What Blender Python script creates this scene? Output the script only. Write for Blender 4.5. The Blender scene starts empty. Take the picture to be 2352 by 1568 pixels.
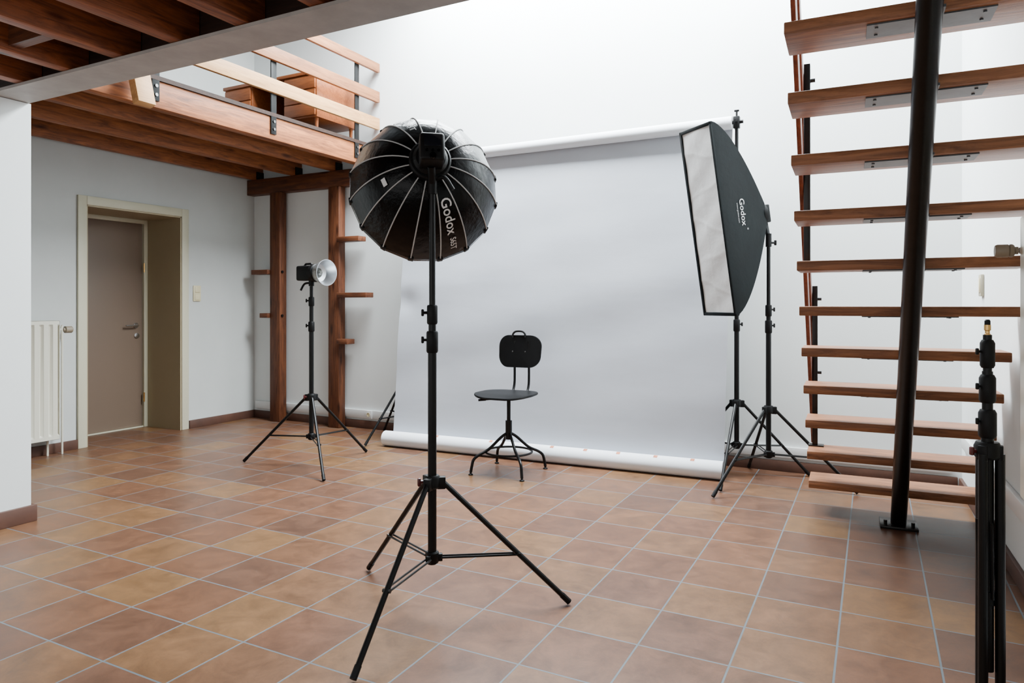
import bpy, bmesh, math, random
from mathutils import Vector, Matrix
random.seed(4)
SC = bpy.context.scene
COL = SC.collection
PI = math.pi
F, CX, HY, H = 1600.0, 1176.0, 700.0, 1.2
TH = math.atan(829.0/1600.0)
RV = Vector((math.cos(TH), math.sin(TH), 0)); VV = Vector((-math.sin(TH), math.cos(TH), 0))
def cam(lat, dep, z): return RV*lat + VV*dep + Vector((0, 0, z))
def P(px, py, d): return cam((px-CX)/F*d, d, H-d*(py-HY)/F)
def fl(px, py): return P(px, py, F*H/(py-HY))

# ---------------------------------------------------------------- mesh builder
class MB:
    def __init__(s): s.bm = bmesh.new()
    def add(s, vs, fs, T=None):
        vv = [s.bm.verts.new((T @ Vector(v)) if T else Vector(v)) for v in vs]
        for f in fs:
            try: s.bm.faces.new([vv[i] for i in f])
            except ValueError: pass
        return s
    def merge(s, t, T=None):
        t.verts.ensure_lookup_table(); t.verts.index_update()
        s.add([v.co.copy() for v in t.verts], [[v.index for v in f.verts] for f in t.faces], T)
        t.free(); return s
    def box(s, lo, hi, bev=0.0, T=None, seg=2):
        t = bmesh.new(); bmesh.ops.create_cube(t, size=1)
        lo, hi = Vector(lo), Vector(hi); c = (lo+hi)/2; d = hi-lo
        for v in t.verts: v.co = Vector((v.co.x*d.x, v.co.y*d.y, v.co.z*d.z)) + c
        if bev > 0: bmesh.ops.bevel(t, geom=t.edges[:], offset=bev, segments=seg, affect='EDGES', profile=0.5)
        return s.merge(t, T)
    def cbox(s, c, size, bev=0.0, T=None):
        c = Vector(c); h = Vector(size)/2
        return s.box(c-h, c+h, bev, T)
    def tube(s, pts, r, seg=12, T=None):
        pts = [Vector(p) for p in pts]; n = len(pts)
        rs = r if isinstance(r, (list, tuple)) else [r]*n
        tg = []
        for i in range(n):
            a = pts[max(0, i-1)]; b = pts[min(n-1, i+1)]
            tg.append((b-a).normalized())
        ref = Vector((0, 0, 1)) if abs(tg[0].z) < .9 else Vector((1, 0, 0))
        nn = tg[0].cross(ref).normalized()
        vs = []; fs = []
        for i in range(n):
            nn = (nn - tg[i]*nn.dot(tg[i])).normalized(); bb = tg[i].cross(nn)
            for k in range(seg):
                a = 2*PI*k/seg
                vs.append(pts[i] + (nn*math.cos(a)+bb*math.sin(a))*rs[i])
        for i in range(n-1):
            for k in range(seg):
                fs.append((i*seg+k, i*seg+(k+1) % seg, (i+1)*seg+(k+1) % seg, (i+1)*seg+k))
        fs.append(tuple(range(seg))[::-1]); fs.append(tuple((n-1)*seg+k for k in range(seg)))
        return s.add(vs, fs, T)
    def lathe(s, prof, seg=24, T=None):
        vs = []; rows = []
        for r, z in prof:
            if r < 1e-6: rows.append([len(vs)]); vs.append((0, 0, z))
            else:
                rows.append([len(vs)+k for k in range(seg)])
                vs += [(r*math.cos(2*PI*k/seg), r*math.sin(2*PI*k/seg), z) for k in range(seg)]
        fs = []
        for a, b in zip(rows[:-1], rows[1:]):
            for k in range(seg):
                k2 = (k+1) % seg
                if len(a) == 1 and len(b) == 1: continue
                if len(a) == 1: fs.append((a[0], b[k2], b[k]))
                elif len(b) == 1: fs.append((a[k], a[k2], b[0]))
                else: fs.append((a[k], a[k2], b[k2], b[k]))
        return s.add(vs, fs, T)
    def grid(s, fn, nu, nv, T=None):
        vs = [fn(i/nu, j/nv) for i in range(nu+1) for j in range(nv+1)]
        fs = [(i*(nv+1)+j, (i+1)*(nv+1)+j, (i+1)*(nv+1)+j+1, i*(nv+1)+j+1) for i in range(nu) for j in range(nv)]
        return s.add(vs, fs, T)
    def plate(s, outline, fn, th):
        n = len(outline)
        cx = sum(p[0] for p in outline)/n; cy = sum(p[1] for p in outline)/n
        rings = [0.985, .9, .7, .45, .2]
        vs = []; fs = []
        def lay(dz):
            base = len(vs)
            for q in rings:
                for x, y in outline:
                    a, b, c = fn(cx+(x-cx)*q, cy+(y-cy)*q); vs.append((a, b, c+dz))
            a, b, c = fn(cx, cy); vs.append((a, b, c+dz))
            return base
        t = lay(th/2); m0 = len(vs)
        for x, y in outline:
            a, b, c = fn(x, y); vs.append((a, b, c))
        u = lay(-th/2)
        for base, fl_ in ((t, False), (u, True)):
            for k in range(len(rings)-1):
                for i in range(n):
                    j = (i+1) % n
                    q = (base+k*n+i, base+k*n+j, base+(k+1)*n+j, base+(k+1)*n+i)
                    fs.append(q[::-1] if fl_ else q)
            for i in range(n):
                j = (i+1) % n; q = (base+4*n+i, base+4*n+j, base+5*n)
                fs.append(q[::-1] if fl_ else q)
        for i in range(n):
            j = (i+1) % n
            fs.append((t+i, t+j, m0+j, m0+i)); fs.append((m0+i, m0+j, u+j, u+i))
        return s.add(vs, fs)

def spline(pts, n=6):
    pts = [Vector(p) for p in pts]; out = []
    for i in range(len(pts)-1):
        p0 = pts[max(0, i-1)]; p1 = pts[i]; p2 = pts[i+1]; p3 = pts[min(len(pts)-1, i+2)]
        for k in range(n):
            t = k/n
            out.append(.5*((2*p1)+(p2-p0)*t+(2*p0-5*p1+4*p2-p3)*t*t+(3*p1-p0-3*p2+p3)*t**3))
    out.append(pts[-1]); return out

def rootM(o):
    while o.parent: o = o.parent
    return Matrix.LocRotScale(o.location, o.rotation_euler, None)
def obj(name, mb, m, parent=None, world=False, label=None, center=False, sharp=35):
    bm = mb.bm
    bmesh.ops.recalc_face_normals(bm, faces=bm.faces[:])
    if world and parent: bmesh.ops.transform(bm, matrix=rootM(parent).inverted(), verts=bm.verts[:])
    loc = None
    if center:
        xs = [v.co.x for v in bm.verts]; ys = [v.co.y for v in bm.verts]; zs = [v.co.z for v in bm.verts]
        loc = Vector(((min(xs)+max(xs))/2, (min(ys)+max(ys))/2, min(zs)))
        bmesh.ops.translate(bm, vec=-loc, verts=bm.verts[:])
    me = bpy.data.meshes.new(name); bm.to_mesh(me); bm.free()
    for p in me.polygons: p.use_smooth = True
    me.set_sharp_from_angle(angle=math.radians(sharp))
    me.materials.append(m)
    o = bpy.data.objects.new(name, me); COL.objects.link(o)
    if loc is not None: o.location = loc
    if parent: o.parent = parent
    if label: o['label'] = label
    return o
def thing(name, label, cat, loc=(0, 0, 0), rz=0, group=None):
    o = bpy.data.objects.new(name, None); COL.objects.link(o)
    o.location = loc; o.rotation_euler = (0, 0, rz); o.empty_display_size = .1
    o['label'] = label; o['category'] = cat
    if group: o['group'] = group
    return o
def top(name, mb, m, label, cat, group=None):
    o = obj(name, mb, m, center=True); o['label'] = label; o['category'] = cat
    if group: o['group'] = group
    return o
def struct(name, mb, m):
    o = obj(name, mb, m); o['kind'] = 'structure'; return o

# ---------------------------------------------------------------- materials
def mat(name, col, rough=.6, metal=0.0, nscale=0, namt=0.0, bump=0.0, spec=.5, stretch=(1, 1, 1), col2=None):
    m = bpy.data.materials.new(name); m.use_nodes = True
    nt = m.node_tree; b = nt.nodes['Principled BSDF']
    b.inputs['Base Color'].default_value = (*col, 1); b.inputs['Roughness'].default_value = rough
    b.inputs['Metallic'].default_value = metal
    b.inputs['Specular IOR Level'].default_value = spec
    if nscale:
        tc = nt.nodes.new('ShaderNodeTexCoord'); mp = nt.nodes.new('ShaderNodeMapping')
        mp.inputs['Scale'].default_value = stretch
        nz = nt.nodes.new('ShaderNodeTexNoise'); nz.inputs['Scale'].default_value = nscale
        nz.inputs['Detail'].default_value = 6; nz.inputs['Roughness'].default_value = .6
        nt.links.new(tc.outputs['Object'], mp.inputs['Vector']); nt.links.new(mp.outputs['Vector'], nz.inputs['Vector'])
        rp = nt.nodes.new('ShaderNodeValToRGB')
        c2 = col2 if col2 else tuple(c*(1-namt) for c in col)
        rp.color_ramp.elements[0].position = .35; rp.color_ramp.elements[1].position = .65
        rp.color_ramp.elements[0].color = (*c2, 1); rp.color_ramp.elements[1].color = (*col, 1)
        nt.links.new(nz.outputs['Fac'], rp.inputs['Fac']); nt.links.new(rp.outputs['Color'], b.inputs['Base Color'])
        if bump:
            bp = nt.nodes.new('ShaderNodeBump'); bp.inputs['Strength'].default_value = bump; bp.inputs['Distance'].default_value = .01
            nt.links.new(nz.outputs['Fac'], bp.inputs['Height']); nt.links.new(bp.outputs['Normal'], b.inputs['Normal'])
    return m
def wood(name, c1, c2, axis, rough=.5, knots=True):
    """stretched grain with darker streaks and a few round knots"""
    m = bpy.data.materials.new(name); m.use_nodes = True
    nt = m.node_tree; b = nt.nodes['Principled BSDF']; N = nt.nodes.new; L = nt.links.new
    b.inputs['Roughness'].default_value = rough; b.inputs['Specular IOR Level'].default_value = .28
    tc = N('ShaderNodeTexCoord')
    oi = N('ShaderNodeObjectInfo'); ofs = N('ShaderNodeVectorMath'); ofs.operation = 'MULTIPLY_ADD'
    cmb = N('ShaderNodeCombineXYZ'); L(oi.outputs['Random'], cmb.inputs[0]); L(oi.outputs['Random'], cmb.inputs[1]); L(oi.outputs['Random'], cmb.inputs[2])
    L(cmb.outputs[0], ofs.inputs[0]); ofs.inputs[1].default_value = (7, 5, 3); L(tc.outputs['Object'], ofs.inputs[2])
    st = [14.0]*3; st[axis] = 1.4
    mp = N('ShaderNodeMapping'); mp.inputs['Scale'].default_value = st; L(ofs.outputs[0], mp.inputs['Vector'])
    nz = N('ShaderNodeTexNoise'); nz.inputs['Scale'].default_value = 2.2; nz.inputs['Detail'].default_value = 8; nz.inputs['Roughness'].default_value = .68; nz.inputs['Distortion'].default_value = 1.0
    L(mp.outputs[0], nz.inputs['Vector'])
    rp = N('ShaderNodeValToRGB'); rp.color_ramp.elements[0].position = .34; rp.color_ramp.elements[1].position = .68
    rp.color_ramp.elements[0].color = (*c2, 1); rp.color_ramp.elements[1].color = (*c1, 1)
    L(nz.outputs['Fac'], rp.inputs['Fac'])
    st2 = [9.0]*3; st2[axis] = 2.6
    mp2 = N('ShaderNodeMapping'); mp2.inputs['Scale'].default_value = st2; L(ofs.outputs[0], mp2.inputs['Vector'])
    vo = N('ShaderNodeTexVoronoi'); vo.inputs['Scale'].default_value = 1.0; L(mp2.outputs[0], vo.inputs['Vector'])
    r2 = N('ShaderNodeValToRGB'); r2.color_ramp.elements[0].position = .07; r2.color_ramp.elements[1].position = .2
    r2.color_ramp.elements[0].color = (.25, .2, .18, 1) if knots else (1, 1, 1, 1); r2.color_ramp.elements[1].color = (1, 1, 1, 1)
    L(vo.outputs['Distance'], r2.inputs['Fac'])
    mx = N('ShaderNodeMix'); mx.data_type = 'RGBA'; mx.blend_type = 'MULTIPLY'; mx.inputs[0].default_value = .9
    L(rp.outputs[0], mx.inputs[6]); L(r2.outputs[0], mx.inputs[7]); L(mx.outputs[2], b.inputs['Base Color'])
    bp = N('ShaderNodeBump'); bp.inputs['Strength'].default_value = .25; bp.inputs['Distance'].default_value = .01
    L(nz.outputs['Fac'], bp.inputs['Height']); L(bp.outputs[0], b.inputs['Normal'])
    return m

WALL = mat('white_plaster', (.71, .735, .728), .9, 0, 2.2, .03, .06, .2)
WALLL = mat('shaded_left_plaster', (.49, .502, .485), .9, 0, 2.2, .06, .06, .2)  # darker than the other plaster: shade under the loft put into the colour
BASE = mat('terracotta_skirting', (.085, .034, .020), .6, 0, 5, .35, .1)
JOIST = wood('dark_joist_wood', (.34, .10, .034), (.09, .025, .010), 1)
LOFTJ = wood('loft_joist_wood', (.40, .130, .040), (.12, .036, .012), 1)
LEDGER = wood('ledger_wood', (.16, .052, .020), (.05, .016, .008), 0)
POSTW = wood('post_wood', (.155, .052, .021), (.05, .016, .008), 2)
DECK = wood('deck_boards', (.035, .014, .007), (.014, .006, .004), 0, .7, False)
TREAD = wood('tread_wood', (.34, .138, .060), (.12, .045, .020), 0, .45, False)
RAILW = wood('rail_wood', (.33, .13, .050), (.16, .057, .022), 1, .45, False)
RAILP = wood('pale_rail_wood', (.55, .30, .12), (.34, .165, .062), 1, .5, False)
HANDR = wood('handrail_wood', (.18, .048, .023), (.09, .024, .012), 1, .45, False)
TEAK = wood('teak', (.40, .118, .032), (.22, .06, .017), 0, .4, False)
STEELW = mat('painted_steel', (.37, .335, .31), .6, 0, 6, .18, .05, .3)
BLK = mat('black_metal', (.0025, .0025, .0027), .36, 0, 0, 0, 0, .22)
BLKM = mat('black_plastic', (.003, .003, .0033), .5, 0, 0, 0, 0, .18)
BLKF = mat('black_fabric', (.0015, .0018, .0022), .26, 0, 14, .35, .6, .14)
BLKF2 = mat('black_softbox_fabric', (.0022, .0042, .0050), .5, 0, 9, .3, .25, .10)
PIPING = mat('grey_piping', (.40, .40, .40), .6)
WHITEF = mat('white_diffuser_fabric', (.57, .57, .565), .8, 0, 7, .10, .4)
LETTER = mat('white_print', (.66, .66, .66), .6)
LETTERG = mat('grey_print', (.36, .36, .36), .6)
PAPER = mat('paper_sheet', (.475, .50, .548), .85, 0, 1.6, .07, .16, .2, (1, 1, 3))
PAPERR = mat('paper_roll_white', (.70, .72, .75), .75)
TAPE = mat('orange_tape', (.55, .19, .10), .7, 0, 60, .5)
STAIRM = mat('dark_stair_steel', (.0065, .005, .0045), .34, .2, 20, .4, .05, .35)
PLATEM = mat('grey_plate_steel', (.06, .067, .075), .5, .2, 14, .3, .05)
CREAM = mat('cream_paint', (.50, .470, .345), .5)
JAMB = mat('beige_jamb_paint', (.33, .268, .165), .5)
LEAF = mat('taupe_door_paint', (.160, .112, .080), .5)
RADC = mat('radiator_enamel', (.60, .575, .48), .35)
CHROME = mat('chrome', (.6, .6, .6), .25, 1.0)
DSTEEL = mat('dark_screw_steel', (.12, .12, .12), .3, 1.0)
SILV = mat('silver_reflector', (.60, .62, .64), .36, 1.0)
BRASS = mat('brass', (.60, .36, .13), .3, 1.0)
SWITCH = mat('cream_plastic', (.60, .53, .34), .4)
WPLAS = mat('white_plastic', (.66, .66, .65), .4)
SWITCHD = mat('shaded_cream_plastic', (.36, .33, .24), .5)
REDK = mat('red_knob_plastic', (.07, .007, .007), .4)
GLASS = mat('frosted_bulb', (.10, .10, .09), .15)
SCREEN = mat('display_glass', (.005, .006, .009), .12)
CHAIRB = mat('black_stained_plywood', (.0022, .0022, .0025), .45, 0, 3, .3, .05, .14, (1, 12, 1))
KNOBC = mat('beige_valve_plastic', (.23, .185, .13), .5)

def tile_mat():
    m = bpy.data.materials.new('terracotta_tiles'); m.use_nodes = True
    nt = m.node_tree; b = nt.nodes['Principled BSDF']; N = nt.nodes.new; L = nt.links.new
    tc = N('ShaderNodeTexCoord'); mp = N('ShaderNodeMapping'); mp.inputs['Location'].default_value = (.425+.313*40, -3.015+.313*40, 0)
    L(tc.outputs['Object'], mp.inputs['Vector'])
    br = N('ShaderNodeTexBrick'); br.offset = 0; br.squash = 1
    br.inputs['Scale'].default_value = 1; br.inputs['Mortar Size'].default_value = .0040; br.inputs['Mortar Smooth'].default_value = .25
    br.inputs['Brick Width'].default_value = .313; br.inputs['Row Height'].default_value = .313
    br.inputs['Color1'].default_value = (0, 0, 0, 1); br.inputs['Color2'].default_value = (1, 1, 1, 1)
    br.inputs['Mortar'].default_value = (.5, .5, .5, 1)
    L(mp.outputs['Vector'], br.inputs['Vector'])
    tr = N('ShaderNodeValToRGB'); cr = tr.color_ramp
    cr.elements[0].position = 0; cr.elements[0].color = (.094, .046, .028, 1)
    cr.elements[1].position = 1; cr.elements[1].color = (.150, .078, .033, 1)
    for p_, c in ((.25, (.112, .053, .031, 1)), (.5, (.122, .055, .029, 1)), (.75, (.138, .068, .033, 1))):
        e = cr.elements.new(p_); e.color = c
    L(br.outputs['Color'], tr.inputs['Fac'])
    jit = N('ShaderNodeVectorMath'); jit.operation = 'MULTIPLY_ADD'
    L(br.outputs['Color'], jit.inputs[0]); jit.inputs[1].default_value = (9, 9, 9); L(tc.outputs['Object'], jit.inputs[2])
    nz = N('ShaderNodeTexNoise'); nz.inputs['Scale'].default_value = 7; nz.inputs['Detail'].default_value = 12; nz.inputs['Roughness'].default_value = .8
    nz.inputs['Distortion'].default_value = .4
    L(jit.outputs[0], nz.inputs['Vector'])
    rp = N('ShaderNodeValToRGB'); rp.color_ramp.elements[0].position = .30; rp.color_ramp.elements[1].position = .70
    rp.color_ramp.elements[0].color = (.44, .43, .45, 1); rp.color_ramp.elements[1].color = (1.28, 1.26, 1.2, 1)
    L(nz.outputs['Fac'], rp.inputs['Fac'])
    mx = N('ShaderNodeMix'); mx.data_type = 'RGBA'; mx.blend_type = 'MULTIPLY'; mx.inputs[0].default_value = .9
    L(tr.outputs['Color'], mx.inputs[6]); L(rp.outputs['Color'], mx.inputs[7])
    m2 = N('ShaderNodeMix'); m2.data_type = 'RGBA'; m2.inputs[7].default_value = (.100, .115, .126, 1)
    L(br.outputs['Fac'], m2.inputs[0]); L(mx.outputs[2], m2.inputs[6]); L(m2.outputs[2], b.inputs['Base Color'])
    rr_ = N('ShaderNodeMapRange'); rr_.inputs['To Min'].default_value = .25; rr_.inputs['To Max'].default_value = .48
    L(nz.outputs['Fac'], rr_.inputs['Value']); L(rr_.outputs[0], b.inputs['Roughness']); b.inputs['Specular IOR Level'].default_value = .24
    inv = N('ShaderNodeMath'); inv.operation = 'SUBTRACT'; inv.inputs[0].default_value = 1; L(br.outputs['Fac'], inv.inputs[1])
    ad = N('ShaderNodeMath'); ad.operation = 'MULTIPLY_ADD'; L(nz.outputs['Fac'], ad.inputs[0]); ad.inputs[1].default_value = .35; L(inv.outputs[0], ad.inputs[2])
    bp = N('ShaderNodeBump'); bp.inputs['Strength'].default_value = .35; bp.inputs['Distance'].default_value = .004
    L(ad.outputs[0], bp.inputs['Height']); L(bp.outputs['Normal'], b.inputs['Normal'])
    return m
TILE = tile_mat()

# ---------------------------------------------------------------- setting
WY, WX = 5.37, -5.9
A16 = TH - math.atan(771.0/1600.0)             # the stair side of the room is turned by 1.7 degrees
SR = Matrix.Rotation(A16, 4, 'Z')
WR = .67
struct('floor', MB().box((-6.6, -1.6, -.1), (1.2, 5.6, 0)), TILE)
struct('wall_back', MB().box((-6.6, WY, 0), (1.2, WY+.2, 4.7)), WALL)
DY0, DY1, DZ = 3.565, 4.474, 2.045
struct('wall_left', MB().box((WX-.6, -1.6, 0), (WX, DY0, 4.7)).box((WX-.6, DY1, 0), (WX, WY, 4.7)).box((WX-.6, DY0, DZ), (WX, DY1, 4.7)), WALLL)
for ya, yb in ((-1.6, 1.9), (1.9, 3.2), (3.2, 4.3), (4.3, 5.42)):
    struct('wall_right', MB().box((WR, ya, 0), (WR+.2, yb, 4.7), 0, SR), WALL)
PX = -4.155
struct('wall_pier', MB().box((PX-.2, -1.6, 0), (PX, 2.208, 2.315)), WALL)
struct('ceiling', MB().box((-4.33, -1.6, 2.575), (.62, 2.2, 2.62)), DECK)
struct('floor_loft', MB().box((WX, 2.2, 2.70), (-4.24, WY, 2.73)), DECK)
struct('baseboard_back', MB().box((WX+.02, WY-.02, 0), (.49, WY, .078), .003), BASE)
struct('baseboard_left', MB().box((WX, 4.56, 0), (WX+.02, WY, .078), .003).box((WX, 2.2, 0), (WX+.02, 3.49, .078), .003), BASE)
struct('baseboard_right', MB().box((WR-.02, -1.5, 0), (WR, 5.33, .078), .003, SR), BASE)
struct('baseboard_pier', MB().box((PX, -1.6, 0), (PX+.022, 2.23, .09), .003).box((PX-.2, 2.208, 0), (PX, 2.23, .09), .003), BASE)

# door in the left wall
dr = thing('door_1', 'taupe door set deep in a beige lined opening of the left wall', 'door', (WX, (DY0+DY1)/2, 0)); dr['kind'] = 'structure'
W_ = .075
obj('door_casing', MB().box((WX, DY0-W_, 0), (WX+.022, DY0, DZ+W_), .004).box((WX, DY1, 0), (WX+.022, DY1+W_, DZ+W_), .004).box((WX, DY0, DZ), (WX+.022, DY1, DZ+W_), .004), CREAM, dr, True)
obj('jamb_lining', MB().box((-6.46, DY1-.012, 0), (WX+.01, DY1, DZ)).box((-6.46, DY0, 0), (WX+.01, DY0+.012, DZ)).box((-6.46, DY0, DZ-.012), (WX+.01, DY1, DZ)), JAMB, dr, True)
obj('door_stop', MB().box((-6.40, DY1-.05, 0), (-6.37, DY1-.012, DZ-.012), .003).box((-6.40, DY0+.012, 0), (-6.37, DY0+.05, DZ-.012), .003).box((-6.40, DY0+.05, DZ-.05), (-6.37, DY1-.05, DZ-.012), .003), CREAM, dr, True)
leaf = obj('door_leaf', MB().box((-6.44, DY0+.045, .012), (-6.402, DY1-.05, DZ-.045), .002), LEAF, dr, True)
hy = DY1-.12
obj('door_handle', MB().lathe([(0, .0), (.026, 0), (.026, .01), (0, .01)], 16, Matrix.Translation((-6.402, hy, 1.0)) @ Matrix.Rotation(PI/2, 4, 'Y')).tube(spline([(-6.395, hy, 1.0), (-6.36, hy, 1.0), (-6.352, hy-.02, 1.0), (-6.352, hy-.13, 1.0)], 4), .009, 8), CHROME, leaf, True)
obj('lock_rosette', MB().lathe([(0, 0), (.026, 0), (.026, .01), (.008, .014), (0, .014)], 16, Matrix.Translation((-6.402, hy+.01, .90)) @ Matrix.Rotation(PI/2, 4, 'Y')), CHROME, leaf, True)
for z in (.25, 1.52): obj('hinge', MB().tube([(-6.365, DY1-.055, z), (-6.365, DY1-.055, z+.09)], .008, 8), BRASS, dr, True)
obj('threshold', MB().box((-6.46, DY0+.012, 0), (-6.38, DY1-.012, .01), .002), CREAM, dr, True)

# steel beam and joists above the camera
sb = thing('steel_beam', 'pale painted steel I-beam crossing under the ceiling from the white wall end', 'beam', (-2.65, 2.1, 2.318))
obj('lower_flange', MB().box((WX, 2.0, 2.318), (.6, 2.2, 2.333)), STEELW, sb, True)
obj('upper_flange', MB().box((WX, 2.0, 2.556), (.6, 2.2, 2.571)), STEELW, sb, True)
obj('web', MB().box((WX, 2.095, 2.333), (.6, 2.105, 2.556)), DECK, sb, True, 'beam web coloured dark for shade')  # deck colour instead of steel, painting in the shade between the joists
ORD = ['first', 'second', 'third', 'fourth', 'fifth', 'sixth', 'seventh']
for i in range(7):
    x = -3.87+.4*i
    top('ceiling_joist', MB().box((x-.0375, -1.4, 2.335), (x+.0375, 2.092, 2.573), .004), JOIST,
        'dark ceiling joist on the near side of the steel beam, %s from the left' % ORD[i], 'joist', 'ceiling joists before the steel beam')
top('bridging_piece', MB().box((-3.4325, 1.73, 2.36), (-3.1075, 1.78, 2.573)), LEDGER, 'short wooden bridging piece fixed between two dark ceiling joists', 'brace')
for i, (x, w) in enumerate(((-4.30, .09), (-4.72, .075), (-5.25, .075), (-5.80, .075))):
    lb = ['brown timber joist forming the open edge of the loft under its railing', 'brown loft joist next behind the edge joist', 'brown loft joist third from the open edge', 'brown loft joist running closest to the left wall'][i]
    top('loft_joist', MB().box((x-w/2, 2.205, 2.52), (x+w/2, WY-.002, 2.70), .004), LOFTJ, lb, 'joist', 'joists under the loft')
for i, x in enumerate((-4.72, -5.25, -5.80)):
    k = MB().box((x+.039, 5.27, 2.521), (x+.046, 5.365, 2.60)).box((x+.039, 5.27, 2.521), (x+.10, 5.365, 2.527))
    top('angle_bracket', k, BLK, 'small black angle bracket where the %s meets the wall ledger' % ['second loft joist', 'third loft joist', 'leftmost loft joist'][i], 'bracket', 'angle brackets on the ledger')
top('ledger_beam', MB().box((WX+.002, 5.27, 2.36), (-4.0, WY-.001, 2.519), .005), LEDGER, 'brown timber ledger on the back wall carrying the loft joists', 'beam')
a = cam((318-CX)/F*4.45, 4.45, 2.69); b = cam((338-CX)/F*4.45, 4.42, 2.47)
zz = (b-a).normalized(); xx = zz.cross(Vector((0, 1, 0))).normalized(); yy = zz.cross(xx)
TB = Matrix.Translation(a) @ Matrix((xx, yy, zz)).transposed().to_4x4()
top('timber_brace', MB().box((-.03, -.06, -.02), (.03, .06, (b-a).length), .003, TB), RAILP, 'short pale timber brace at the near end of the loft edge joist', 'brace')

# timber posts with shelf stubs
def post(px_x, w, z1, stubs, label):
    t = thing('timber_post', label, 'post', (px_x, 5.29, 0), 0, 'timber posts under the ledger')
    obj('shaft', MB().box((-w/2, -.05, 0), (w/2, .045, z1), .006), POSTW, t)
    for side, z, ln in stubs:
        x0, x1 = (w/2-.0, w/2+ln) if side > 0 else (-w/2-ln, -w/2)
        obj('shelf_stub', MB().box((x0, -.085, z-.024), (x1, .03, z+.024), .004), LEDGER, t)
        obj('bolt', MB().lathe([(0, 0), (.014, 0), (.014, .012), (0, .012)], 8, Matrix.Translation((-w/2 if side > 0 else w/2, -.02, z)) @ Matrix.Rotation(-side*PI/2, 4, 'Y')), BLK, t)
post(-5.465, .14, 2.358, ((-1, 1.54, .23), (-1, 1.09, .11)), 'brown timber post nearest the left corner with two short shelf stubs')
post(-4.68, .135, 2.358, ((1, 1.835, .27), (1, 1.295, .36), (1, .845, .13)), 'brown timber post with three shelf stubs on its right side')

# trunking, switch, sockets
top('cable_trunking', MB().box((-5.86, WY-.024, .1), (.46, WY-.0005, .18), .004), WPLAS, 'white cable trunking running low along the back wall', 'trunking')
top('cable_trunking', MB().box((WR-.024, -.5, .30), (WR-.0005, 5.2, .38), .004, SR), WPLAS, 'white cable trunking along the right wall behind the stairs', 'trunking')
sw = thing('light_switch', 'cream double light switch on the wall right of the door', 'switch', (WX, 4.65, 1.235))
obj('plate', MB().box((0, -.042, 0), (.012, .042, .155), .004), SWITCH, sw)
for z in (.04, .115): obj('rocker', MB().box((.012, -.028, z-.028), (.017, .028, z+.028), .003), SWITCH, sw)
q = (847-CX)/F; d = (WY-.03)/(math.cos(TH)+math.sin(TH)*q); sp = P(847, 950, d)
so = thing('wall_socket', 'small white wall socket in the trunking beside the backdrop', 'socket', (sp.x, WY-.024, .10))
obj('plate', MB().box((-.04, -.012, 0), (.04, -.0005, .08), .004), WPLAS, so)
obj('socket_well', MB().lathe([(0, 0), (.02, 0), (.02, .004), (.016, .004), (.016, .001), (0, .001)], 16, Matrix.Translation((0, -.012, .04)) @ Matrix.Rotation(PI/2, 4, 'X')), SWITCH, so)
q = (2258-CX)/F; c_, s_ = math.cos(TH-A16), math.sin(TH-A16); d = WR/(c_*q-s_); yp = d*(s_*q+c_); zz_ = H-d*(655-HY)/F
sw2 = thing('light_switch', 'narrow light switch on the right wall beyond the stairs', 'switch', SR @ Vector((WR, yp, zz_-.06)), A16)
obj('plate', MB().box((-.016, -.04, 0), (-.0005, .04, .12), .004), SWITCHD, sw2)
obj('rocker', MB().box((-.020, -.022, .02), (-.016, .022, .10), .002), SWITCH, sw2)

# radiators
def ribbed(x0, x1, y0, y1, z0, z1, n):
    m = MB(); prof = []
    for i in range(n*8+1):
        t = i/(n*8); ph = (i % 8)/8
        dx = -.018 if ph in (0,) else (-.013 if ph in (.125, .875) else 0)
        prof.append((y0+(y1-y0)*t, dx))
    vs = []; fs = []
    for zi, z in enumerate((z0, z0+.03, z0+.045, z1-.045, z1-.03, z1)):
        for y, dx in prof: vs.append((x1+(dx if zi in (2, 3) else 0), y, z))
    k = len(prof)
    for r in range(5):
        for i in range(k-1): fs.append((r*k+i, r*k+i+1, (r+1)*k+i+1, (r+1)*k+i))
    m.add(vs, fs); m.box((x0, y0, z0), (x1-.019, y1, z1), .004)
    m.box((x1-.02, y0, z0), (x1, y0+.002, z1)); m.box((x1-.02, y1-.002, z0), (x1, y1, z1)); m.box((x1-.02, y0, z1-.002), (x1, y1, z1)); m.box((x1-.02, y0, z0), (x1, y1, z0+.002))
    return m
rd = thing('radiator', 'cream ribbed panel radiator under the left wall beside the door', 'radiator', (-5.80, 2.9, 0))
obj('panel', ribbed(-5.85, -5.76, 2.45, 3.275, .13, 1.075, 12), RADC, rd, True)
obj('pipe', MB().tube(spline([(-5.805, 3.275, 1.0), (-5.805, 3.31, 1.0), (-5.805, 3.318, .95), (-5.805, 3.318, .0)], 5), .008, 8), RADC, rd, True)
obj('pipe', MB().tube([(-5.83, 3.22, .13), (-5.83, 3.22, 0)], .009, 8), RADC, rd, True)
obj('valve', MB().lathe([(0, 0), (.015, 0), (.015, .012), (.028, .016), (.028, .065), (.022, .072), (0, .072)], 14, Matrix.Translation((-5.805, 3.325, 1.0)) @ Matrix.Rotation(-PI/2, 4, 'X')), KNOBC, rd, True, 'beige valve knob')
r2 = thing('radiator', 'white tall panel radiator on the right wall at the frame edge', 'radiator', SR @ Vector((WR-.06, 2.6, .5)), A16)
obj('panel', MB().box((-.045, -.6, 0), (.05, .49, 1.02), .008), RADC, r2)
T = SR @ Matrix.Translation((.555, 3.118, 1.40)) @ Matrix.Rotation(-PI/2, 4, 'Y')
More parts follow.
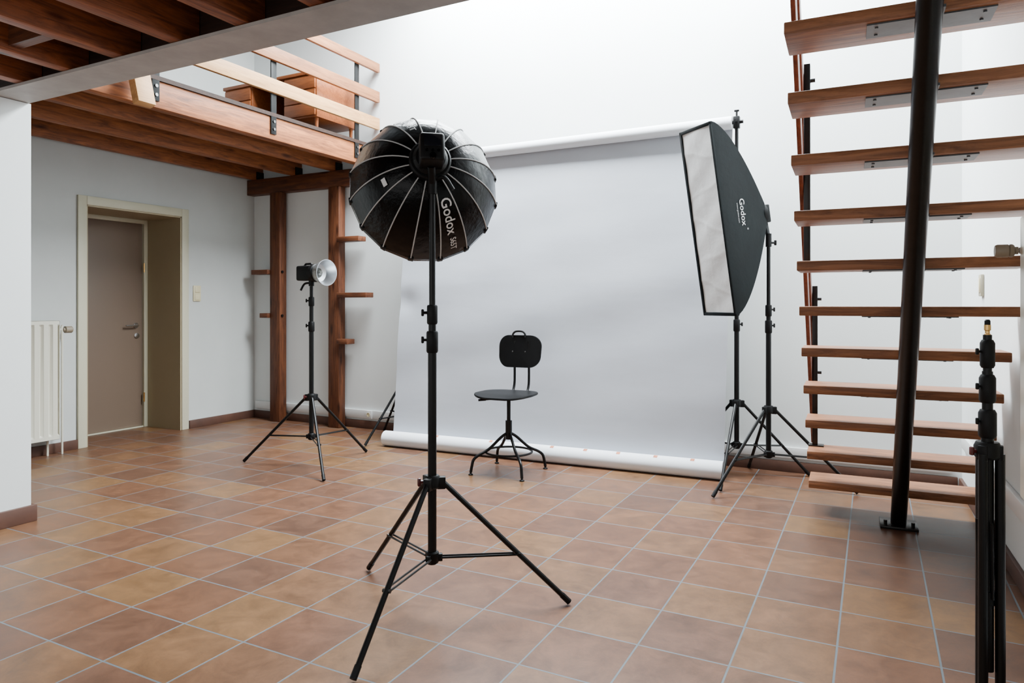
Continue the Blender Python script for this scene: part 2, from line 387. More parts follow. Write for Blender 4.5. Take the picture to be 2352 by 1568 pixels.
obj('valve_body', MB().tube([(.0, .51, .90), (-.04, .525, .90)], .012, 10).tube([(0, .45, .90), (0, .52, .90)], .01, 10), CHROME, r2)
obj('valve', MB().lathe([(0, -.01), (.014, -.01), (.014, .0), (.021, .003), (.024, .008), (.024, .016), (.021, .018), (.024, .021), (.024, .055), (.02, .062), (0, .062)], 16, T), KNOBC, r2, True, 'beige thermostat valve')

# ---------------------------------------------------------------- loft railing and desk
rl = thing('railing', 'loft railing of three wooden boards on black steel posts', 'railing', (-4.22, 3.8, 2.55))
for y in (3.03, 4.06, 5.07):
    p = obj('post', MB().box((-4.253, y-.028, 2.56), (-4.242, y+.028, 3.5), .002), BLK, rl, True)
    for z in (2.60, 2.66):
        obj('bolt', MB().lathe([(0, 0), (.012, 0), (.012, .01), (0, .01)], 6, Matrix.Translation((-4.242, y, z)) @ Matrix.Rotation(PI/2, 4, 'Y')), DSTEEL, p, True)
for z0, z1, m_, lb in ((3.43, 3.515, RAILW, 'uppermost brown board'), (3.14, 3.245, RAILW, 'middle brown board'), (2.88, 2.99, RAILP, 'pale lowest board')):
    obj('rail_board', MB().box((-4.24, 2.25, z0), (-4.208, 5.36, z1), .003), m_, rl, True, lb)
dk = thing('desk', 'teak desk with drawer pedestals standing on the loft behind the railing', 'desk', (-4.95, 4.95, 2.73))
X0, X1, Yd0, Yd1 = -5.54, -4.36, 4.66, 5.24
obj('desktop', MB().box((X0, Yd0, 3.25), (X1, Yd1, 3.28), .003), TEAK, dk, True)
for xa, xb in ((X0+.01, X0+.37), (X1-.40, X1-.01)):
    pd = obj('pedestal', MB().box((xa, Yd0+.02, 2.87), (xb, Yd1-.01, 3.25), .003), TEAK, dk, True)
    for k in range(3):
        z0 = 2.885+.12*k
        obj('drawer', MB().box((xa+.012, Yd0+.004, z0), (xb-.012, Yd0+.02, z0+.11), .004), TEAK, pd, True)
obj('back_panel', MB().box((X0+.37, Yd1-.03, 2.95), (X1-.40, Yd1-.01, 3.25)), TEAK, dk, True)
for x in (X0+.05, X1-.05):
    for y in (Yd0+.06, Yd1-.06): obj('leg', MB().tube([(x, y, 2.73), (x, y, 2.87)], [.012, .018], 10), TEAK, dk, True)

# ---------------------------------------------------------------- staircase
cx_, cy_ = .2486, 4.338
st = thing('staircase', 'open wooden staircase on one slanted black steel tube by the right wall', 'staircase', SR @ Vector((cx_, cy_, 0)), A16)
def L(x, y, z): return Vector((x-cx_, y-cy_, z))
k1 = .826; z_e = 2.9
obj('stringer_tube', MB().tube([L(cx_, cy_, .0), L(cx_-.01, cy_-k1*z_e*.5, z_e*.5), L(cx_-.02, cy_-k1*z_e, z_e)], .039, 24), STAIRM, st)
obj('base_plate', MB().box(L(cx_-.09, cy_-.1, 0), L(cx_+.09, cy_+.08, .014), .002).tube([L(cx_+.065, cy_-.07, .01), L(cx_+.065, cy_-.07, .04)], .01, 6).tube([L(cx_-.065, cy_-.07, .01), L(cx_-.065, cy_-.07, .04)], .01, 6), STAIRM, st)
xl, xr = -.2026, .642
for i in range(12):
    y0 = 4.3427-.1723*i; z0 = .15+.2*i
    td = obj('tread', MB().box(L(xl, y0, z0), L(xr, y0+.24, z0+.043), .004), TREAD, st)
    zc = z0-.009; yc = cy_-k1*zc
    mp_ = MB().box(L(cx_-.19, y0+.03, z0-.005), L(cx_+.18, y0+.16, z0))
    mp_.box(L(cx_-.03, yc-.01, z0-.014), L(cx_+.03, y0+.12, z0-.005))
    for bx_ in (-.16, .15):
        for by_ in (.06, .13): mp_.tube([L(cx_+bx_, y0+by_, z0-.005), L(cx_+bx_, y0+by_, z0-.009)], .006, 6)
    obj('support_plate', mp_, PLATEM, td)
for i in (1, 6):
    y0 = 4.3427-.1723*i+.185; z0 = .193+.2*i
    p = obj('rail_post', MB().box(L(xl+.02, y0-.022, z0), L(xl+.048, y0+.022, z0+.915), .002).box(L(xl+.0, y0-.03, z0), L(xl+.08, y0+.03, z0+.008)), STAIRM, st)
    for z in (.42, .84):
        obj('bolt', MB().tube([L(xl+.048, y0, z0+z), L(xl+.068, y0, z0+z)], .009, 6), STAIRM, p)
sl = .1723/.2
for off in (.40, .80):
    p0 = L(xl, 4.3427+.185+.18, .193+off-.18/sl); p1 = L(xl, 4.3427+.185-sl*2.5, .193+off+2.5)
    dv = (p1-p0).normalized(); nv = Vector((1, 0, 0)).cross(dv)
    T = Matrix.Translation(p0) @ Matrix((Vector((1, 0, 0)), dv, nv)).transposed().to_4x4()
    obj('handrail', MB().box((0, 0, -.05), (.019, (p1-p0).length, .05), .003, T), HANDR, st)

# ---------------------------------------------------------------- light stands
def make_stand(label, loc, angs, top_z, c1=(1.013, 1.098), c2=(1.124, 1.20), R=.53, group=None, kn=PI):
    t = thing('light_stand', label, 'light stand', (loc[0], loc[1], 0), 0, group)
    obj('lower_tube', MB().tube([(0, 0, .19), (0, 0, c1[0]+.02)], .0172, 16), BLK, t)
    obj('middle_tube', MB().tube([(0, 0, c1[1]-.02), (0, 0, c2[0]+.02)], .015, 16), BLK, t)
    obj('upper_tube', MB().tube([(0, 0, c2[1]-.02), (0, 0, top_z)], .0125, 16), BLK, t)
    for c in (c1, c2):
        r = .023 if c is c1 else .021
        cl = obj('collar', MB().lathe([(0, c[0]), (r-.003, c[0]), (r, c[0]+.006), (r, c[1]-.006), (r-.003, c[1]), (0, c[1])], 18), BLKM, t)
        T = Matrix.Rotation(kn, 4, 'Z')
        zc = c[0]+.6*(c[1]-c[0])
        obj('knob', MB().tube([(.018, 0, zc), (.034, 0, zc)], .006, 8, T).box((.032, -.006, zc-.014), (.043, .006, zc+.014), .004, T), BLKM, cl)
    cr = MB().lathe([(0, .485), (.026, .485), (.032, .492), (.032, .527), (.026, .536), (0, .536)], 18)
    for a in angs: cr.box((.018, -.014, .482), (.052, .014, .53), .004, Matrix.Rotation(a, 4, 'Z'))
    hub = obj('crown', cr, BLKM, t)
    T = Matrix.Rotation(kn+.3, 4, 'Z')
    obj('crown_knob', MB().tube([(.03, 0, .512), (.052, 0, .512)], .007, 8, T).box((.045, -.008, .495), (.058, .008, .528), .005, T), REDK, hub, label='dark red knob')
    hb = MB().lathe([(0, .195), (.024, .195), (.026, .2), (.026, .235), (.022, .24), (0, .24)], 18)
    for a in angs: hb.box((.018, -.009, .20), (.04, .009, .23), .003, Matrix.Rotation(a, 4, 'Z'))
    obj('brace_hub', hb, BLKM, t)
    for a in angs:
        T = Matrix.Rotation(a, 4, 'Z')
        A, B = Vector((.045, 0, .505)), Vector((R, 0, .012))
        lg = obj('leg', MB().tube([A, A.lerp(B, .955)], .0105, 10, T), BLK, t)
        obj('foot_cap', MB().tube([A.lerp(B, .94), A.lerp(B, 1.0)], .0122, 10, T), BLKM, lg)
        br = MB(); M_ = A.lerp(B, .59)
        for y in (-.011, .011): br.tube([(.034, y, .216), (M_.x, y, M_.z)], .0042, 6, T)
        br.tube([(M_.x, -.015, M_.z), (M_.x, .015, M_.z)], .007, 8, T)
        obj('brace', br, BLK, t)
    return t
def dirs(c, feet): return [math.atan2(f.y-c[1], f.x-c[0]) for f in feet]
S0 = (-1.528, 2.272); fc = [fl(818, 1562), fl(1318, 1388), fl(848, 1310)]
make_stand('black tripod light stand in the foreground carrying the round softbox', S0, dirs(S0, fc), 1.632, R=.545, kn=PI+TH)
S1 = (-3.735, 3.942); fc = [fl(558, 1062), fl(745, 1108), fl(838, 1040)]
make_stand('black tripod light stand carrying the bare silver reflector lamp', S1, dirs(S1, fc), 1.34, (1.0, 1.075), (1.19, 1.26), R=.545, kn=PI+TH)
S2 = cam(1.694, 4.60, 0); fc = [fl(1635, 1145), fl(1977, 1137)]
g_ = dirs(S2, fc); make_stand('black tripod light stand carrying the tall strip softbox', S2, [g_[0], g_[1], math.radians(112)], 1.582, R=.53, kn=TH)
S3 = (-.851, 5.078); r30 = math.radians
make_stand('black tripod stand holding the right end of the paper backdrop', S3, [r30(24), r30(156), r30(268)], 2.44, R=.5, kn=TH)
S4 = (-3.728, 5.11)
make_stand('black tripod stand holding the left end of the paper backdrop', S4, [r30(28), r30(152), r30(258)], 2.44, R=.45, kn=PI+TH)

# folded stand in the right foreground
fp = P(2268, 0, 2.1); fs_ = thing('light_stand', 'folded black light stand with brass tip in the right foreground', 'light stand', (fp.x, fp.y, 0))
obj('tube', MB().tube([(0, 0, .10), (0, 0, .80)], .0165, 16).tube([(0, 0, .78), (0, 0, 1.0)], .0145, 16).tube([(0, 0, 1.0), (0, 0, 1.11)], .012, 16), BLK, fs_)
for z0, z1, r in ((.80, .885, .0242), (.905, .99, .0222), (1.01, 1.095, .0198)):
    cl = obj('collar', MB().lathe([(0, z0), (r-.004, z0), (r, z0+.008), (r, z1-.01), (r-.005, z1), (0, z1)], 18), BLKM, fs_)
    T = Matrix.Rotation(PI+TH, 4, 'Z')
    obj('knob', MB().tube([(.016, 0, z0+.05), (.029, 0, z0+.05)], .004, 8, T).box((.027, -.005, z0+.040), (.035, .005, z0+.060), .003, T), BLKM, cl)
obj('spigot', MB().lathe([(0, 1.09), (.009, 1.09), (.009, 1.112), (.0065, 1.114), (.0065, 1.122), (.009, 1.124), (.009, 1.14), (0, 1.14)], 14), BRASS, fs_, label='brass spigot')
obj('tip_cap', MB().lathe([(0, 1.138), (.008, 1.138), (.008, 1.152), (.005, 1.156), (0, 1.156)], 12), BLKM, fs_)
ang = [TH-PI/2-.95, TH-PI/2+.95, TH+PI/2]
cr = MB().lathe([(0, .738), (.03, .738), (.036, .745), (.036, .775), (.03, .788), (0, .788)], 18)
for a in ang: cr.box((.015, -.013, .735), (.040, .013, .78), .004, Matrix.Rotation(a, 4, 'Z'))
hub = obj('crown', cr, BLKM, fs_)
T = Matrix.Rotation(PI+TH, 4, 'Z')
obj('crown_knob', MB().tube([(.03, 0, .76), (.046, 0, .76)], .006, 8, T).box((.042, -.007, .747), (.053, .007, .773), .004, T), REDK, hub, label='dark red knob')
obj('brace_hub', MB().lathe([(0, .3), (.020, .3), (.020, .34), (0, .34)], 16), BLKM, fs_)
for a in ang:
    T = Matrix.Rotation(a, 4, 'Z')
    lg = obj('leg', MB().tube([(.031, 0, .755), (.032, 0, .02)], .0135, 12, T), BLK, fs_)
    obj('foot_cap', MB().tube([(.032, 0, .03), (.032, 0, 0)], .0148, 12, T), BLKM, lg)
    obj('brace', MB().tube([(.012, .019, .32), (.020, .019, .55)], .004, 6, T), BLK, fs_)

# ---------------------------------------------------------------- lettering
def text_geo(body, size, bold=.0):
    cu = bpy.data.curves.new('lettering_curve', 'FONT'); cu.body = body; cu.size = size; cu.resolution_u = 3; cu.offset = bold
    o = bpy.data.objects.new('lettering_tmp', cu); COL.objects.link(o)
    dg = bpy.context.evaluated_depsgraph_get(); dg.update()
    me = bpy.data.meshes.new_from_object(o.evaluated_get(dg))
    vs = [v.co.copy() for v in me.vertices]; fs = [tuple(p.vertices) for p in me.polygons]
    bpy.data.objects.remove(o); bpy.data.meshes.remove(me); bpy.data.curves.remove(cu)
    w = max(v.x for v in vs)
    return vs, fs, w

# ---------------------------------------------------------------- round softbox
ring = P(987, 372, 2.74); rim = P(974, 437, 3.02)
n_ = (rim-ring).normalized(); Zb = -n_
Xb = Vector((0, 0, 1)).cross(Zb).normalized(); Yb = Zb.cross(Xb)
TO = Matrix.Translation(ring) @ Matrix((Xb, Yb, Zb)).transposed().to_4x4()
so_ = thing('softbox', 'round black umbrella softbox with pale ribs seen from behind in the foreground', 'softbox', ring)
RR, DEP, U1 = .319, .285, math.radians(64)
def prof(t):
    u = U1*t
    return .07+(RR-.07)*math.sin(u)/math.sin(U1), -DEP*(1-math.cos(u))/(1-math.cos(U1))
CH = math.cos(PI/16)*.997
def octa(u, v):
    k = v*32; ki = int(round(k)); a = PI/16 + ki*PI/16 + PI/2
    r, z = prof(u)
    if ki % 2 == 1: r *= CH
    return Vector((r*math.cos(a), r*math.sin(a), z))
sh = MB().grid(octa, 16, 32, TO); bmesh.ops.remove_doubles(sh.bm, verts=sh.bm.verts[:], dist=1e-5)
obj('fabric_shell', sh, BLKF, so_, True, sharp=18)
for k in range(16):
    a = PI/2+PI/16+k*PI/8
    pts = []
    for i in range(13):
        r, z = prof(i/12); pts.append(((r+.0015)*math.cos(a), (r+.0015)*math.sin(a), z+.0015))
    rb = obj('rib', MB().tube(pts, .0026, 6, TO), PIPING, so_, True)
    r, z = prof(1.0)
    obj('rib_pocket', MB().box((r-.012, -.012, z-.022), (r+.004, .012, z+.012), .003, TO @ Matrix.Rotation(a, 4, 'Z')), BLKM, rb, True)
lip = MB().add([v for k in range(16) for v in ((RR*math.cos(PI/2+PI/16+k*PI/8), RR*math.sin(PI/2+PI/16+k*PI/8), -DEP), (RR*math.cos(PI/2+PI/16+k*PI/8), RR*math.sin(PI/2+PI/16+k*PI/8), -DEP-.03))],
               [(2*k, 2*((k+1) % 16), 2*((k+1) % 16)+1, 2*k+1) for k in range(16)], TO)
obj('rim_lip', lip, BLKF, so_, True)
obj('diffuser', MB().add([(.99*RR*math.cos(PI/2+PI/16+k*PI/8), .99*RR*math.sin(PI/2+PI/16+k*PI/8), -DEP-.015) for k in range(16)], [tuple(range(16))], TO), WHITEF, so_, True, 'white diffuser cloth')
obj('speed_ring', MB().lathe([(.05, -.01), (.079, -.01), (.083, 0), (.083, .022), (.077, .028), (.05, .028)], 28, TO), BLKM, so_, True)
NP = 200; arc = [0]; pp = [prof(i/NP) for i in range(NP+1)]
for i in range(NP): arc.append(arc[-1]+math.hypot(pp[i+1][0]-pp[i][0], pp[i+1][1]-pp[i][1]))
def on_arc(s):
    s = max(0, min(arc[-1], s)); i = 0
    while i < NP-1 and arc[i+1] < s: i += 1
    f = (s-arc[i])/(arc[i+1]-arc[i]); r = pp[i][0]+(pp[i+1][0]-pp[i][0])*f; z = pp[i][1]+(pp[i+1][1]-pp[i][1])*f
    dr_, dz_ = pp[i+1][0]-pp[i][0], pp[i+1][1]-pp[i][1]; l = math.hypot(dr_, dz_)
    return r, z, (-dz_/l, dr_/l)
def octa_text(mb, body, size, phi, s0, s1, inward, vs_=1.0, bold=0):
    vs, fs, w = text_geo(body, size, bold); out = []
    us_ = abs(s1-s0)/w
    for v in vs:
        u = v.x*us_; tv = (v.y-.35*size)*vs_
        s = s0-u if inward else s0+u
        tv = -tv if inward else tv
        r, z, nn = on_arc(s); r = r*CH + nn[0]*.005; z += nn[1]*.005
        out.append(Vector((r*math.cos(phi)-tv*math.sin(phi), r*math.sin(phi)+tv*math.cos(phi), z)))
    mb.add(out, fs, TO)
AL = arc[-1]
tx = MB(); ph = -PI/2+PI/8
octa_text(tx, 'Godox', .060, ph, AL*.21, AL*.64, False, 1.0, .0006)
obj('lettering', tx, LETTER, so_, True, 'large white lettering')
tx = MB(); octa_text(tx, 'S65T', .037, ph, AL*.69, AL*.88, False, 1.0, .0003)
obj('lettering', tx, LETTER, so_, True, 'small white lettering below')
ph2 = PI/2+PI/8
tx = MB(); octa_text(tx, 'Godox', .062, ph2, AL*.92, AL*.48, True, .85, .0006)
octa_text(tx, 'S65T', .038, ph2, AL*.43, AL*.22, True, .9, .0003)
obj('lettering', tx, LETTER, so_, True, 'white lettering on the upper panel')
r, z, nn = on_arc(AL*.33)
a = PI+PI/8*1
TT = TO @ Matrix.Rotation(a, 4, 'Z') @ Matrix.Translation((r*CH+.006*nn[0], 0, z+.006*nn[1])) @ Matrix.Rotation(math.atan2(nn[0], nn[1]), 4, 'Y')
obj('care_tag', MB().box((-.01, -.016, 0), (.01, .016, .001), 0, TT), LETTER, so_, True, 'white care tag')

# flash head of the round softbox
fh = thing('flash_head', 'black studio flash head on the back of the round softbox', 'flash', TO @ Vector((0, 0, .09)))
obj('body', MB().box((-.047, -.05, .03), (.047, .062, .135), .012, TO, 3), BLKM, fh, True)
obj('front_barrel', MB().lathe([(0, .029), (.066, .029), (.069, .034), (.058, .05), (0, .05)], 24, TO), BLKM, fh, True)
obj('display', MB().box((-.032, .005, .1352), (.032, .05, .137), .0005, TO), SCREEN, fh, True)
for i in range(3): obj('button', MB().lathe([(0, .135), (.006, .135), (.005, .139), (0, .139)], 10, TO @ Matrix.Translation((-.022+.022*i, -.012, 0))), BLKF, fh, True)
obj('dial', MB().lathe([(0, .135), (.013, .135), (.012, .143), (0, .143)], 18, TO @ Matrix.Translation((0, -.034, 0))), BLKF, fh, True)
sp0 = Vector((S0[0], S0[1], 1.69))
pc = TO @ Vector((0, -.05, .06))
obj('tilt_bracket', MB().tube([sp0+Vector((0, 0, -.058)), sp0+Vector((0, 0, -.005))], .019, 16).tube([sp0+Vector((0, 0, -.02)), pc+Vector((0, 0, .005))], .016, 12), BLKM, fh, True)
obj('tilt_lever', MB().tube(spline([sp0+RV*.015+Vector((0, 0, 0)), sp0+RV*.05-VV*.02+Vector((0, 0, .004)), sp0+RV*.085-VV*.03+Vector((0, 0, -.045))], 5), [.009]*5+[.008]*3+[.007]*3, 10), BLKM, fh, True)
obj('spigot_knob', MB().tube([sp0+Vector((0, 0, -.04)), sp0-RV*.035+Vector((0, 0, -.04))], .006, 8).cbox((0, 0, 0), (.012, .01, .03), .003, Matrix.Translation(sp0-RV*.04+Vector((0, 0, -.04)))), BLKM, fh, True)

# ---------------------------------------------------------------- bare lamp with reflector
f_ = (RV*.84-VV*.56).normalized(); hp = Vector((S1[0], S1[1], 1.438))
Yr = Vector((0, 0, 1)); Xr = Yr.cross(f_).normalized()
TR = Matrix.Translation(hp) @ Matrix((Xr, Yr, f_)).transposed().to_4x4()
bl = thing('flash_head', 'black flash head with open silver reflector facing the room', 'flash', hp)
obj('body', MB().box((-.045, -.056, -.125), (.045, .056, .04), .014, TR, 3), BLKM, bl, True)
obj('front_barrel', MB().lathe([(0, .02), (.06, .02), (.068, .03), (.068, .062), (.06, .07), (0, .07)], 24, TR), BLKM, bl, True)
obj('reflector', MB().lathe([(.05, .068), (.068, .085), (.084, .125), (.095, .165), (.097, .169), (.093, .169), (.082, .127), (.066, .087), (.036, .078)], 36, TR), SILV, bl, True, 'silver dish reflector')
obj('flash_tube', MB().lathe([(.037, .074), (.037, .079), (.018, .08), (.018, .10), (.012, .11), (0, .113)], 18, TR), GLASS, bl, True)
obj('top_grip', MB().tube([TR @ Vector((0, .052, -.08)), TR @ Vector((0, .07, -.06)), TR @ Vector((0, .07, .0)), TR @ Vector((0, .052, .02))], .008, 8), BLKM, bl, True)
obj('tilt_bracket', MB().tube([hp+Vector((0, 0, -.097)), hp+Vector((0, 0, -.04))], .02, 14), BLKM, bl, True)
obj('tilt_lever', MB().tube(spline([hp+Vector((0, 0, -.075)), hp-RV*.05+Vector((0, 0, -.08)), hp-RV*.08+Vector((0, 0, -.13))], 5), .008, 8), BLKM, bl, True)

# ---------------------------------------------------------------- strip softbox
be = math.radians(9.3); nh = RV*-.929-VV*.37
ns = nh*math.cos(be)-Vector((0, 0, 1))*math.sin(be); ys = Vector((0, 0, 1))*math.cos(be)+nh*math.sin(be)
zs = -ns; xs = ys.cross(zs)
fcn = cam(1.26, 4.482, 1.7325)
TS = Matrix.Translation(fcn) @ Matrix((xs, ys, zs)).transposed().to_4x4()
ss = thing('softbox', 'tall black strip softbox with white front beside the paper backdrop', 'softbox', fcn)
A0, B0, A1, B1, DS = .16, .61, .062, .066, .42
def ab(t):
    e = 1-t**1.5
    return A1+(A0-A1)*e, B1+(B0-B1)*e
sh = MB()
for sgn in (-1, 1):
    sh.grid(lambda u, v: Vector((sgn*(ab(u)[0] - .012*math.sin(PI*u)*math.sin(PI*v)), ab(u)[1]*(2*v-1), DS*u)), 16, 12, TS)
    sh.grid(lambda u, v: Vector((ab(u)[0]*(2*v-1), sgn*ab(u)[1], DS*u)), 16, 4, TS)
bmesh.ops.remove_doubles(sh.bm, verts=sh.bm.verts[:], dist=1e-5)
obj('fabric_shell', sh, BLKF2, ss, True, sharp=40)
lp = MB()
for (x0, x1, y0, y1) in ((-A0, -A0+.014, -B0, B0), (A0-.022, A0, -B0, B0), (-A0, A0, B0-.022, B0), (-A0, A0, -B0, -B0+.022)): lp.box((x0, y0, -.012), (x1, y1, .004), .003, TS)
obj('rim_lip', lp, BLKF2, ss, True)
def crease(u, v):
    x = (A0-.016)*(2*u-1); y = (B0-.021)*(2*v-1)
    w = 0
    for q, k in ((-.42, .3), (-.23, -.25), (-.02, .35), (.2, -.3), (.43, .2)): w += math.exp(-((y-q-k*x-.01*math.sin(20*x))/.016)**2)
    w += .5*math.exp(-((x-.01)/.012)**2)
    return Vector((x, y, -.004-.0011*w+.004*math.sin(9*y)*math.sin(PI*u)+.0012*math.sin(31*y+22*x)))
obj('diffuser', MB().grid(crease, 30, 150, TS), WHITEF, ss, True, 'white creased front cloth', sharp=60)
obj('speed_ring', MB().lathe([(.045, DS-.01), (.068, DS-.012), (.074, DS), (.074, DS+.018), (.066, DS+.022), (.045, DS+.022)], 24, TS), BLKM, ss, True)
def strip_text(body, size, zc, yc, vs_, bold, lb, us_=1.0, m_=None):
    vs, fs, w = text_geo(body, size, bold); out = []
    for v in vs:
        y = yc-(v.x-w/2)*us_; z = zc+(v.y-.35*size)*vs_; t = max(0, min(1, z/DS)); aa, bb = ab(t)
        vv_ = (y/bb+1)/2
        out.append(Vector((-(aa-.012*math.sin(PI*t)*math.sin(PI*vv_))-.004, y, z)))
    obj('lettering', MB().add(out, fs, TS), m_ or LETTER, ss, True, lb)
strip_text('Godox', .061, .185, .03, 1.12, .0002, 'large white lettering')
strip_text('www.godox.com', .0185, .137, .028, 1.1, 0, 'small white lettering', 1.0, LETTERG)
strip_text('®', .016, .212, -.08, 1.2, 0, 'tiny white trademark sign')
sf = thing('flash_head', 'small black flash in a bracket behind the strip softbox', 'flash', TS @ Vector((0, 0, DS+.05)))
obj('body', MB().box((-.03, -.06, DS+.023), (.03, .06, DS+.07), .008, TS, 3), BLKM, sf, True)
s2t = Vector((S2.x, S2.y, 1.64))
obj('bracket', MB().tube([s2t+Vector((0, 0, -.057)), s2t+Vector((0, 0, .03))], .019, 14).tube([s2t, TS @ Vector((0, -.058, DS+.045))], .014, 10), BLKM, sf, True)
obj('bracket_knob', MB().tube([s2t+Vector((0, 0, -.03)), s2t+RV*.04+Vector((0, 0, -.03))], .007, 8).cbox((0, 0, 0), (.016, .014, .034), .004, Matrix.Translation(s2t+RV*.045+Vector((0, 0, -.03)))), BLKM, sf, True)

# ---------------------------------------------------------------- paper backdrop
ax0 = Vector((S4[0], S4[1], 2.485)); ax1 = Vector((S3[0], S3[1], 2.485)); ad = (ax1-ax0).normalized()
cb = thing('crossbar', 'thin black crossbar carrying the paper roll between two stands', 'bar', (ax0+ax1)/2)
obj('bar', MB().tube([ax0-ad*.02, ax1+ad*.045], .013, 14), BLK, cb, True)
for s_ in (ax0, ax1):
    obj('hook_clamp', MB().box((-.022, -.02, -.045), (.022, .02, .04), .005, Matrix.Translation(s_)).tube([s_+Vector((0, 0, .03)), s_+Vector((0, 0, .075))], .007, 8).cbox((0, 0, 0), (.034, .012, .014), .003, Matrix.Translation(s_+Vector((0, 0, .08)))).tube([s_+Vector((0, -.02, -.0)), s_+Vector((0, -.055, 0))], .008, 8), BLKM, cb, True)
pb = thing('paper_backdrop', 'wide white paper backdrop hanging to a rolled end on the tiled floor', 'backdrop', (-2.3, 4.9, 0))
t0 = ax0+ad*((-3.69-ax0.x)/ad.x); t1 = ax0+ad*((-.880-ax0.x)/ad.x)
def hollow(p0, p1, ro, ri, seg=32):
    d = (p1-p0); l = d.length; z = d.normalized(); x = z.cross(Vector((0, 0, 1))).normalized(); y = z.cross(x)
    T = Matrix.Translation(p0) @ Matrix((x, y, z)).transposed().to_4x4()
    return MB().lathe([(ri, 0), (ro, 0), (ro, l), (ri, l), (ri, 0)], seg, T)
obj('upper_roll', hollow(t0, t1, .046, .02), PAPERR, pb, True)
b0 = Vector((-3.70, 4.787, .0645)); b1 = Vector((-.912, 4.905, .0645))
obj('lower_roll', hollow(b0, b1, .063, .03), PAPERR, pb, True)
def sheet(u, v):
    tp = t0.lerp(t1, .005+.993*u)+Vector((0, .0465, 0)); bt = b0.lerp(b1, .012+.986*u)+Vector((0, .0645, 0))
    p = tp.lerp(bt, v)
    p.y += (.004*math.sin(3.1*u*PI+1.5*v) + .0038*math.sin(4*u+17*v) + .0022*math.sin(9*u+31*v+2) + .0012*math.sin(23*u-11*v))*math.sin(PI*v) - .095*min(1, v*2.2)*(1-v)*(1-u)
    p.y += .018*math.exp(-((u-.02)/.04)**2-((v-.52)/.04)**2)
    return p
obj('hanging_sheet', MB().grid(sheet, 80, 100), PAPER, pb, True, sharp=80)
for px, py in ((1005, 997), (1130, 1010), (1270, 1021), (1345, 1029), (1420, 1038), (1505, 1047), (1590, 1055)):
    q = (px-CX)/F; fx = .5
    for i in range(400):
        u = i/399; p = b0.lerp(b1, u)
        if p.dot(RV)/p.dot(VV) >= q: fx = u; break
    p = b0.lerp(b1, fx); bd = (b1-b0).normalized()
    out = Vector((bd.y, -bd.x, 0)).normalized()
    pts = []; fs = []
    for i in range(5):
        al = math.radians(58+i*7); n3 = out*math.cos(al)+Vector((0, 0, 1))*math.sin(al)
        pts += [p+n3*.0642-bd*.014, p+n3*.0642+bd*.014]
        if i: fs.append((2*i-2, 2*i-1, 2*i+1, 2*i))
    obj('tape_piece', MB().add(pts, fs), TAPE, pb, True, 'orange tape mark')

# ---------------------------------------------------------------- chair
ch = thing('swivel_chair', 'black swivel chair standing in front of the white paper backdrop', 'chair', (-2.326, 4.438, 0))
UP = Matrix.Rotation(math.radians(184), 4, 'Z')
def rr(w, h, r, n=8, taper=0.0):
    o = []
    for cx0, cy0, a0 in ((w-r, h-r, 0), (-w+r, h-r, 90), (-w+r, -h+r, 180), (w-r, -h+r, 270)):
        for k in range(n+1):
            a = math.radians(a0+90*k/n); x = cx0+r*math.cos(a); y = cy0+r*math.sin(a)
            o.append((x*(1+taper*y/h), y))
    return o
seat = MB().plate(rr(.215, .20, .15, 8, .06), lambda x, y: (x, y+.03, .562+.10*x*x - (.25*max(0, y-.08)**2*4)), .014)
bmesh.ops.transform(seat.bm, matrix=UP, verts=seat.bm.verts[:]); obj('seat', seat, CHAIRB, ch)
BX = .022
bk = MB().plate(rr(.172, .122, .085, 8, .03), lambda x, y: (x+BX, y, .99*x*x), .014)
TBk = UP @ Matrix.Translation((0, -.235, .852)) @ Matrix.Rotation(math.radians(97), 4, 'X')
bmesh.ops.transform(bk.bm, matrix=TBk, verts=bk.bm.verts[:]); bkr = obj('backrest', bk, CHAIRB, ch)
hd = MB().tube(spline([(BX-.05, -.238, .955), (BX-.048, -.243, .982), (BX-.025, -.246, 1.0), (BX+.025, -.246, 1.0), (BX+.048, -.243, .982), (BX+.05, -.238, .955)], 5), .0075, 10, UP)
obj('handle', hd, BLK, bkr)
for x in (-.036, .066):
    obj('screw', MB().lathe([(0, 0), (.006, 0), (.005, .003), (0, .004)], 10, UP @ Matrix.Translation((x, -.2235, .85)) @ Matrix.Rotation(-PI/2, 4, 'X')), DSTEEL, bkr)
for x in (-.058, .058):
    obj('back_post', MB().tube(spline([(x, .02, .541), (x, -.12, .541), (x, -.20, .548), (x, -.238, .60), (x, -.245, .68), (x, -.243, .80), (x, -.246, .93)], 5), .0095, 10, UP), BLK, ch)
obj('seat_mount', MB().box((-.09, -.08, .53), (.09, .08, .552), .004, UP), BLK, ch)
obj('lever', MB().tube([UP @ Vector((.0, .05, .533)), UP @ Vector((.12, .13, .528))], .005, 8).tube([UP @ Vector((.12, .13, .528)), UP @ Vector((.165, .16, .526))], .008, 8), BLK, ch)
obj('column', MB().tube([(0, 0, .235), (0, 0, .37)], .024, 16).tube([(0, 0, .36), (0, 0, .535)], .014, 14), BLK, ch)
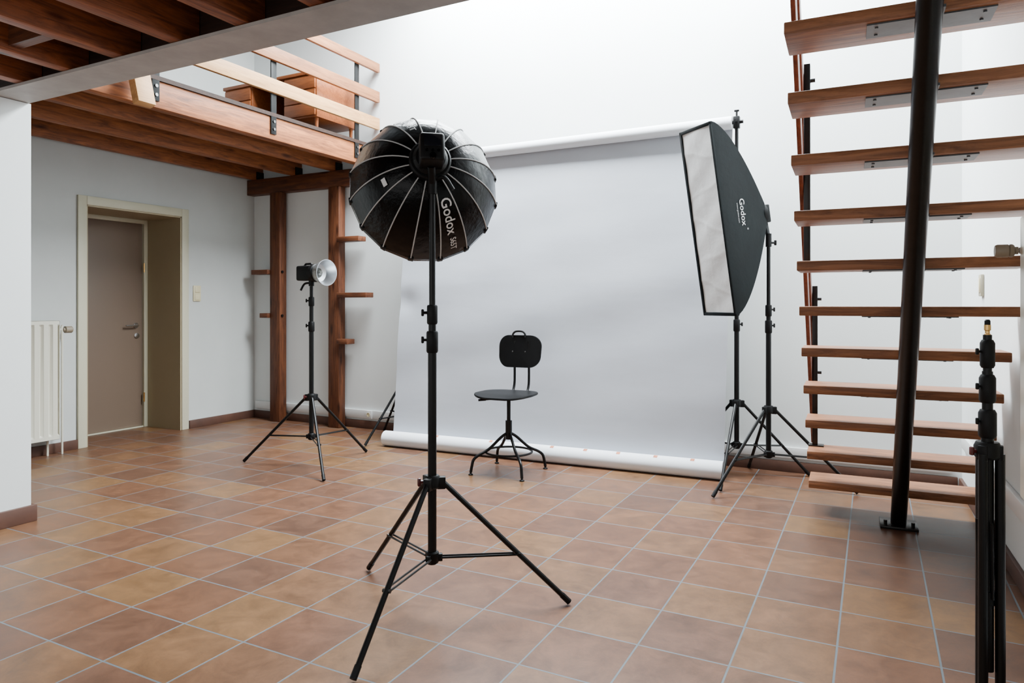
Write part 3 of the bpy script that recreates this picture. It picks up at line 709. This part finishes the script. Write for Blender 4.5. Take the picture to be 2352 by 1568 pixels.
for k in range(4):
    T = Matrix.Rotation(PI/4+k*PI/2+.02, 4, 'Z')
    lg = obj('leg', MB().tube(spline([(.02, 0, .275), (.06, 0, .25), (.15, 0, .172), (.225, 0, .135), (.262, 0, .105), (.275, 0, .06), (.283, 0, .018)], 5), .0105, 10, T), BLK, ch)
    obj('glide', MB().lathe([(0, 0), (.017, 0), (.017, .006), (.007, .012), (.007, .022), (0, .022)], 14, T @ Matrix.Translation((.283, 0, 0))), BLKM, lg)
rg = MB(); NS, NK = 40, 8
rg.add([((.168+.008*math.cos(2*PI*j/NK))*math.cos(2*PI*i/NS), (.168+.008*math.cos(2*PI*j/NK))*math.sin(2*PI*i/NS), .147+.008*math.sin(2*PI*j/NK)) for i in range(NS) for j in range(NK)],
       [(i*NK+j, ((i+1) % NS)*NK+j, ((i+1) % NS)*NK+(j+1) % NK, i*NK+(j+1) % NK) for i in range(NS) for j in range(NK)])
obj('foot_ring', rg, BLK, ch)

# ---------------------------------------------------------------- light and camera
w = bpy.data.worlds.new('World'); SC.world = w; w.use_nodes = True
bg = w.node_tree.nodes['Background']; bg.inputs['Color'].default_value = (.85, .94, 1.0, 1); bg.inputs['Strength'].default_value = .45
def area(name, loc, rot, sx, sy, e, col):
    l = bpy.data.lights.new(name, 'AREA'); l.shape = 'RECTANGLE'; l.size = sx; l.size_y = sy; l.energy = e; l.color = col
    o = bpy.data.objects.new(name, l); COL.objects.link(o); o.location = loc; o.rotation_euler = rot; return o
area('skylight_lamp', (-1.9, 4.65, 4.3), (0, 0, 0), 3.8, 1.1, 1150, (.89, .96, 1.0))
area('fill_lamp', (-1.6, -1.5, 1.5), (PI/2, 0, 0), 4.4, 2.0, 46, (1.0, .97, .93))  # added fill light behind the camera, acting as an unseen window
cd = bpy.data.cameras.new('camera'); cd.sensor_width = 36; cd.lens = 36*F/2352; cd.shift_y = -(784-HY)/2352; cd.clip_start = .05
co = bpy.data.objects.new('camera', cd); COL.objects.link(co); co.location = (0, 0, H); co.rotation_euler = (PI/2, 0, TH)
SC.camera = co
